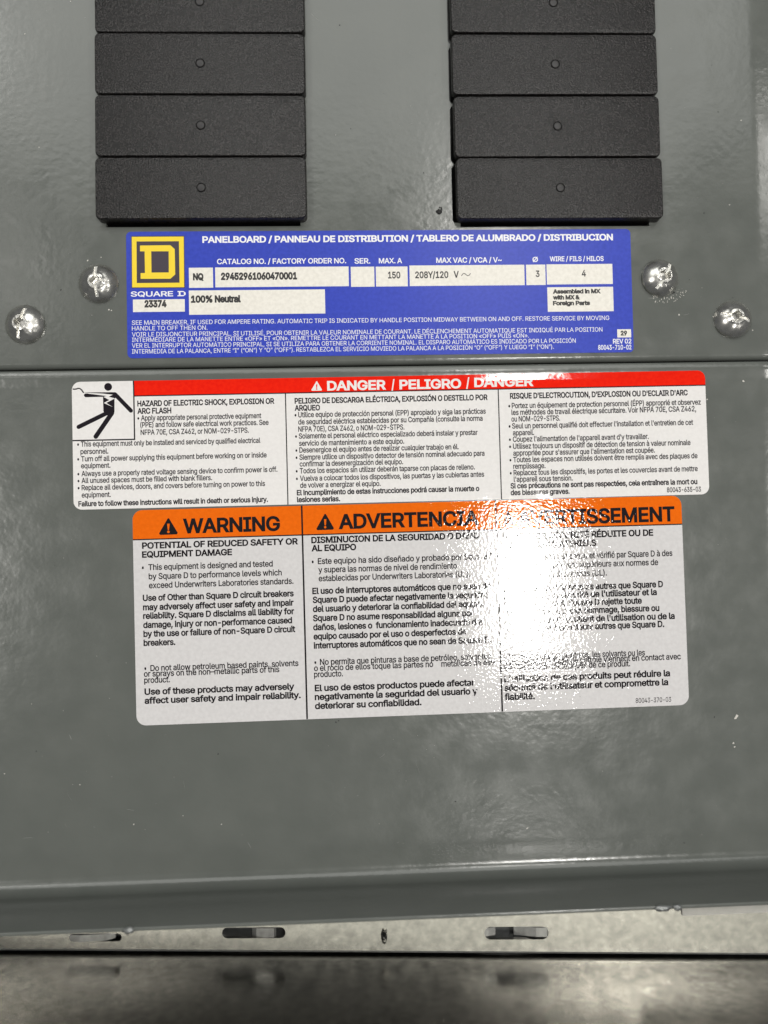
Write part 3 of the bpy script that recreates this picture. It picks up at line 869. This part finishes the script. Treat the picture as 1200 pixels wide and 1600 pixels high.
wn.text("french_lettering", [
    L("RISQUE DE SÉCURITÉ RÉDUITE OU DE", 786, 1020.4, 1020.4, 836.6, 9.2, 0.25), L("DOMMAGES MATÉRIELS", 786, 931.6, 931.6, 852.5, 9.2, 0.25),
    L("•", 787, 790, 787, 876.5, c9), L("Cet équipement est conçu et vérifié par Square D à des", 796, 1050.4, 1050.4, 868.4, c9), L("niveaux de rendement supérieurs aux normes de", 796, 1028, 1028, 882.6, c9),
    L("Underwriters Laboratories (UL).", 796, 948, 948, 899, c9),
    L("L'utilisation de disjoncteurs autres que Square D", 787, 1035.7, 1035.7, 917, cb, BOLD), L("peut affecter la sécurité de l'utilisateur et la", 787, 1026, 1026, 929.3, cb, BOLD),
    L("fiabilité du produit. Square D rejette toute", 787, 1002.7, 1002.7, 942.6, cb, BOLD), L("responsabilité pour tout dommage, blessure ou", 787, 1030, 1030, 954.2, cb, BOLD),
    L("fonctionnement résultant de l'utilisation ou de la", 787, 1054, 1054, 966.6, cb, BOLD), L("défaillance de disjoncteurs autres que Square D.", 787, 1037.6, 1037.6, 979.2, cb, BOLD),
    L("•", 786, 789, 786, 1031.5, c9), L("Ne laissez pas les peintures, les solvants ou les", 795, 1007.6, 1007.6, 1023.8, c9), L("vaporisateurs à base de pétrole viennent en contact avec", 787, 1063.7, 787, 1039.6, c9),
    L("les pièces non-métalliques de ce produit.", 787, 984.5, 787, 1047.8, c9),
    L("L'utilisation de ces produits peut réduire la", 787.6, 1046.8, 787.6, 1065.5, 9.4, BOLD), L("sécurité de l'utilisateur et compromettre la", 787.9, 1044, 787.9, 1079.4, 9.4, BOLD),
    L("fiabilité.", 788.2, 835.6, 788.2, 1093.5, 9.4, BOLD), L("80043-370-03", 993, 1048.4, 993, 1098.2, 7.2, 0.15)], W_BLACK, T1)

# ------------------------------------------------------------------ galvanised box beyond the lower wall
def zs(X): return -20 + (X + 129) / 249 * 17.0          # the strip rises to the right (mm)
def ye(X): return -140.7 - (X + 129) / 249 * 2.9
def onstrip(px, py):
    X = 0.0
    for _ in range(12):
        X, Y = mmP(px, py, zs(X) * MM)
    return X, Y
box = bpy.data.objects.new("metal_box", None)
box.location = (0, -0.142, -0.012)
col.objects.link(box)
tag(box, "galvanised steel enclosure with slotted ledge and end wall below the grey cover", "metal box")
B0 = Vector(box.location)
def bpart(name, verts, faces, mat, smooth=False, parent=box):
    me_o = link(name, [tuple(Vector(v) - B0) for v in verts], faces, mat, parent, smooth)
    return me_o
slots_px = [(757, 1448, 857, 1468), (347, 1449, 446, 1466), (108, 1459, 190, 1471)]
outline = [(-150, -118), (-150, ye(-150)), (150, ye(150)), (150, -118)]
holes = []
for x0, y0, x1, y1 in slots_px:
    cx, cy = onstrip((x0 + x1) / 2, (y0 + y1) / 2)
    ax, _ = onstrip(x0, (y0 + y1) / 2); bx, _ = onstrip(x1, (y0 + y1) / 2)
    _, ty = onstrip((x0 + x1) / 2, y0); _, by = onstrip((x0 + x1) / 2, y1)
    hh = abs(ty - by)
    holes.append(rrect(ax, cy - hh / 2, bx, cy + hh / 2, hh / 2 * .98, 6))
v, f = slab(outline, holes, lambda x, y: (x * MM, y * MM, zs(x) * MM), lambda x, y: (x * MM, y * MM, (zs(x) - 1.4) * MM))
bpart("slotted_ledge", v, f, ZINC)
# rolled lip of the ledge
lip_v, lip_f = [], []
lp = [(0.0, 0.02), (-0.3, -0.03), (-0.6, -0.17), (-0.82, -0.42), (-0.92, -0.9), (-0.94, -2.4)]
for X in (-150, 150):
    for dy, dz in lp: lip_v.append((X * MM, (ye(X) + dy) * MM, (zs(X) + dz) * MM))
for i in range(len(lp) - 1): lip_f.append((i, i + 1, len(lp) + i + 1, len(lp) + i))
bpart("folded_lip", lip_v, lip_f, zinc_mat("highlit_lip", (0.55, 0.55, 0.52), (0.7, 0.7, 0.66), 0.35, 0.5, 1e-5, 0.4), True)  # paler than the ledge: edge highlight put into the lip's colour
# end wall rising toward the viewer
wv, wf = [], []
wp = [(-1.75, -14), (-1.6, -1), (-0.65, 8), (2.7, 40), (6.4, 75)]
for X in range(-160, 161, 20):
    for dy, dz in wp: wv.append((X * MM, (ye(X) + dy) * MM, (zs(X) + dz) * MM))
n = len(wp)
for i in range(len(range(-160, 161, 20)) - 1):
    for j in range(n - 1):
        a = i * n + j
        wf.append((a, a + n, a + n + 1, a + 1))
bpart("end_wall", wv, wf, ZINC, True)
bpart("added_slot_backing", [(x * MM, y * MM, (zs(x) - 7) * MM) for x, y in ((-150, ye(-150) + .6), (150, ye(150) + .6), (150, -118), (-150, -118))], [(0, 1, 2, 3)], zinc_mat("slot_backing_grey", (0.30, 0.31, 0.31), (0.42, 0.43, 0.43), 0.4, 0.55, 1e-5, 0.5))  # added plate under the ledge, lightens what shows through the slots
# back of the box: near-black, the shade of the inside put into its colour
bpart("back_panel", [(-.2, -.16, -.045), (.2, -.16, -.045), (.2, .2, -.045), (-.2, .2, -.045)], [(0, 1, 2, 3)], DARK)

def box_between(a, b, w, t):
    """bar from a to b (mm vectors), width w across, thickness t"""
    a, b = Vector(a), Vector(b); d = (b - a).normalized()
    s = Vector((0, 1, 0)); s = (s - d * s.dot(d)).normalized(); u = d.cross(s)
    vs = []
    for p in (a, b):
        for i, j in ((-1, -1), (1, -1), (1, 1), (-1, 1)):
            vs.append((p + s * w / 2 * i + u * t / 2 * j) * MM)
    fs = [(0, 3, 2, 1), (4, 5, 6, 7), (0, 1, 5, 4), (1, 2, 6, 5), (2, 3, 7, 6), (3, 0, 4, 7)]
    return vs, fs
TABMAT = zinc_mat("lit_tab_zinc", (0.55, 0.55, 0.53), (0.75, 0.75, 0.72), 0.35, 0.5, 1e-5, 0.55)  # paler than the ledge zinc: gleam of the tabs put into colour
def bent_tab(px, ps, drop):
    """louvre tongue standing in a slot: path of (px, py, dz)"""
    path = []
    for (x, y, dz) in ps:
        X, Y = onstrip(x, y); path.append(Vector((X, Y, zs(X) + dz)))
    vs, fs = [], []
    for p in path:
        for s_, t_ in ((-1, 0), (1, 0), (1, -1), (-1, -1)):
            vs.append((p + Vector((0, s_ * px / 2, t_ * 0.9))) * MM)
    for i in range(len(path) - 1):
        for k in range(4):
            a, b_ = i * 4 + k, i * 4 + (k + 1) % 4
            fs.append((a, b_, b_ + 4, a + 4))
    fs.append((0, 3, 2, 1)); m = (len(path) - 1) * 4; fs.append((m, m + 1, m + 2, m + 3))
    return bpart("bent_tab", vs, fs, TABMAT)
bent_tab(3.0, [(806, 1461, -3.2), (818, 1460, -2.2), (838, 1457.5, -0.4), (855, 1456.5, 0.1)], 0)
bent_tab(2.6, [(754, 1458, -0.5), (764, 1458, -0.7), (775, 1458, -1.4), (777, 1458, -2.8)], 0)
bent_tab(3.2, [(842, 1458, -1.6), (848, 1458, -0.9), (859, 1458, -0.6)], 0)
bent_tab(3.0, [(392, 1460, -2.6), (400, 1460, -1.0), (428, 1457, 0.3), (431, 1457, -0.6)], 0)
bent_tab(2.2, [(106, 1466, -0.2), (125, 1466, 0.25), (165, 1464, 0.2), (180, 1461, -0.3)], 0)

def blob(name, c, rx, ry, rz, mat, seed, parent=None, segs=14):
    vs, fs = [], []
    for j in range(segs // 2 + 1):
        ph = math.pi * j / (segs // 2) * 0.5
        for i in range(segs):
            a = 2 * math.pi * i / segs
            d = Vector((math.cos(a) * math.cos(ph), math.sin(a) * math.cos(ph), math.sin(ph)))
            s_ = 1 + 0.45 * noise.noise(d * 2.2 + Vector((seed, 0, 0)))
            vs.append((c[0] + d.x * rx * s_, c[1] + d.y * ry * s_, c[2] + d.z * rz * s_))
    for j in range(segs // 2):
        for i in range(segs):
            a, b_ = j * segs + i, j * segs + (i + 1) % segs
            fs.append((a, b_, b_ + segs, a + segs))
    return vs, fs
# screw tip poking through the ledge
X, Y = onstrip(600, 1462)
vs, fs = blob("", (X, Y, zs(X)), 1.1, 2.0, 2.2, ZINC, 2)
bpart("screw_tip", [Vector(p) * MM for p in vs], fs, ZINC, True)
# weld spots on the rim of the grey wall
for k, (px, py, rx) in enumerate([(1035, 1415, 2.6), (1058, 1419, 1.4), (200, 1451.5, 1.6)]):
    q = P(px, py, 24 * MM) / MM
    vs, fs = blob("", (q.x, BEND_Y - 0.7, 23.8), rx, 0.9, 0.9, RAWEDGE, k * 3.3)
    link("weld_spot", [Vector(p) * MM for p in vs], fs, RAWEDGE, lower, True)
# pale strip just behind the rim, at the right
a = P(1066, 1424, 19 * MM) / MM
vs = []
xr = 150
for X_ in (a.x, xr):
    for y_, z_ in ((BEND_Y - 1.3, 19), (BEND_Y - 5.6, 19), (BEND_Y - 5.6, 18), (BEND_Y - 1.3, 18)):
        vs.append((X_ * MM, y_ * MM, z_ * MM))
bpart("pale_edge_strip", vs, [(0, 1, 5, 4), (1, 2, 6, 5), (2, 3, 7, 6), (3, 0, 4, 7), (0, 3, 2, 1), (4, 5, 6, 7)], plain("pale_strip_grey", (0.50, 0.49, 0.45), 0.45))

# ------------------------------------------------------------------ specks, dust and scuffs
def fleck(c, r, n=6, stretch=1.0, ang=0.0, z=0.004):
    out = []
    for k in range(n):
        a = 2 * math.pi * k / n
        q = r * random.uniform(0.55, 1.15)
        x, y = q * math.cos(a) * stretch, q * math.sin(a)
        out.append((c[0] + x * math.cos(ang) - y * math.sin(ang), c[1] + x * math.sin(ang) + y * math.cos(ang)))
    return out
def dust(name, items, mat, label):
    vs, fs = [], []
    for pts, z in items:
        k = len(vs)
        cx = sum(p[0] for p in pts) / len(pts); cy = sum(p[1] for p in pts) / len(pts)
        for x, y in pts: vs.append((x * MM, y * MM, z * MM))
        vs.append((cx * MM, cy * MM, (z + 0.05) * MM))
        m = len(pts)
        for i in range(m): fs.append((k + i, k + (i + 1) % m, k + m))
    o = link(name, vs, fs, mat)
    tag(o, label, "dust", kind="stuff")
boxes = [(195, 350, 995, 565), (108, 575, 1112, 800), (200, 770, 1082, 1140), (140, 0, 487, 352), (700, 0, 1042, 352)]
def clear(px, py): return not any(x0 < px < x1 and y0 < py < y1 for x0, y0, x1, y1 in boxes)
light, dark, scratches = [], [], []
for _ in range(420):
    px, py = random.uniform(0, 1170), random.uniform(0, 1320)
    if not clear(px, py) or 560 < py < 600: continue
    q = mmP(px, py)
    r = 0.05 * random.random() ** 1.5 + 0.03 * random.random() + (0.12 if random.random() < .04 else 0) + 0.02
    (light if random.random() < .62 else dark).append((fleck(q, r, 6, random.uniform(1, 2), random.uniform(0, 3)), 0.01))
for px, py, r in [(1161.5, 595.5, .33), (1151, 1119, .5), (1149, 1122, .4), (1146, 1161, .38), (1148, 1167, .25), (1105, 624, .25), (61, 230, .18), (39, 53, .16), (110, 2, .2),
                  (1158, 188, .2), (1140, 320, .2), (170, 484, .25), (174, 485, .2), (137, 407, .22), (158, 402, .18), (1061, 492, .25), (1115, 495, .28), (1118, 497, .2), (1176, 516, .22), (7, 1209, .2), (824, 1294, .25), (209, 1288, .2), (346, 1288, .16)]:
    light.append((fleck(mmP(px, py), r, 8, random.uniform(1, 1.6), random.uniform(0, 3)), 0.012))
for px, py, r in [(1122, 175, .18), (1100, 333, .22), (1112, 102, .16), (341, 1178, .22), (525, 1128, .25), (529, 1126, .2), (531, 39, .25), (548, 201, .2), (906, 1088, .25), (95, 453, .2), (1077, 437, .18), (1069, 1317, .2), (712, 1252, .2), (662, 270, .2), (1145, 465, .14)]:
    z = 0.17 if py > 1080 and px > 500 and px < 950 and py < 1100 else 0.012
    dark.append((fleck(mmP(px, py), r, 7, random.uniform(1, 1.8), random.uniform(0, 3)), z))
# scraped paint round the screw beside the nameplate's right end
for _ in range(60):
    a = random.uniform(-2.2, -0.5); d = random.uniform(6.4, 9.2) 
    c = P(1034.6, 432.5) / MM
    light.append((fleck((c.x + d * math.cos(a) * .9 + .6, c.y + d * math.sin(a)), random.uniform(.04, .16), 6, random.uniform(1, 3), a), 0.014))
for _ in range(34):
    px, py = random.uniform(20, 1160), random.choice([random.uniform(5, 540), random.uniform(1145, 1330), random.uniform(820, 1330)])
    if not clear(px, py): continue
    q = mmP(px, py); a = random.uniform(0, 3.14); ln = random.uniform(0.6, 4.5); w_ = random.uniform(.012, .028); bend = random.uniform(-.3, .3)
    up_, dn_ = [], []
    for k in range(5):
        t = k / 4 - .5; ww = w_ * (1 - (2 * t) ** 2) + .003
        x_ = t * ln; y_ = bend * t * t * ln
        up_.append((q[0] + x_ * math.cos(a) - (y_ + ww) * math.sin(a), q[1] + x_ * math.sin(a) + (y_ + ww) * math.cos(a)))
        dn_.append((q[0] + x_ * math.cos(a) - (y_ - ww) * math.sin(a), q[1] + x_ * math.sin(a) + (y_ - ww) * math.cos(a)))
    scratches.append((up_ + dn_[::-1], 0.004))
dust("pale_dust", light, DUST_L, "pale dust specks and tiny scrapes scattered over the grey covers")
dust("fine_scratches", scratches, plain("scratched_enamel", (0.22, 0.225, 0.21), 0.45), "fine pale scratches in the grey enamel of the covers")
dust("dark_dust", dark, DUST_D, "black dust specks scattered over the grey covers")
# notch in the paint below the same screw
c = P(1051, 457) / MM
vs, fs = blob("", (c.x, c.y, 0), .75, .35, .12, DUST_D, 5)
link("paint_notch", [Vector(p) * MM for p in vs], fs, DUST_D, upper, True)
# black curl of debris between the filler columns
c = P(686, 331, 0) / MM
vs, fs = blob("", (0, 0, 0), 0.95, .75, .5, DUST_D, 11)
k = len(vs)
path = [Vector(q) for q in ((.5, .2, .3), (.85, .7, .4), (.75, 1.25, .45), (.25, 1.45, .4), (-.05, 1.2, .3))]
for i, p in enumerate(path):
    t = (path[min(i + 1, 4)] - path[max(i - 1, 0)]).normalized(); s_ = Vector((-t.y, t.x, 0)).normalized(); w_ = .22 - .03 * i
    vs += [tuple(p + s_ * w_), tuple(p + Vector((0, 0, w_))), tuple(p - s_ * w_), tuple(p - Vector((0, 0, w_)))]
for i in range(4):
    for j in range(4):
        a, b_ = k + i * 4 + j, k + i * 4 + (j + 1) % 4
        fs.append((a, b_, b_ + 4, a + 4))
deb = link("debris_crumb", [(Vector(p) + Vector((c.x, c.y, 0))) * MM for p in vs], fs, DUST_D, None, True, origin=(c.x * MM, c.y * MM, 0))
tag(deb, "small curled black crumb lying on the cover between the filler columns", "debris")
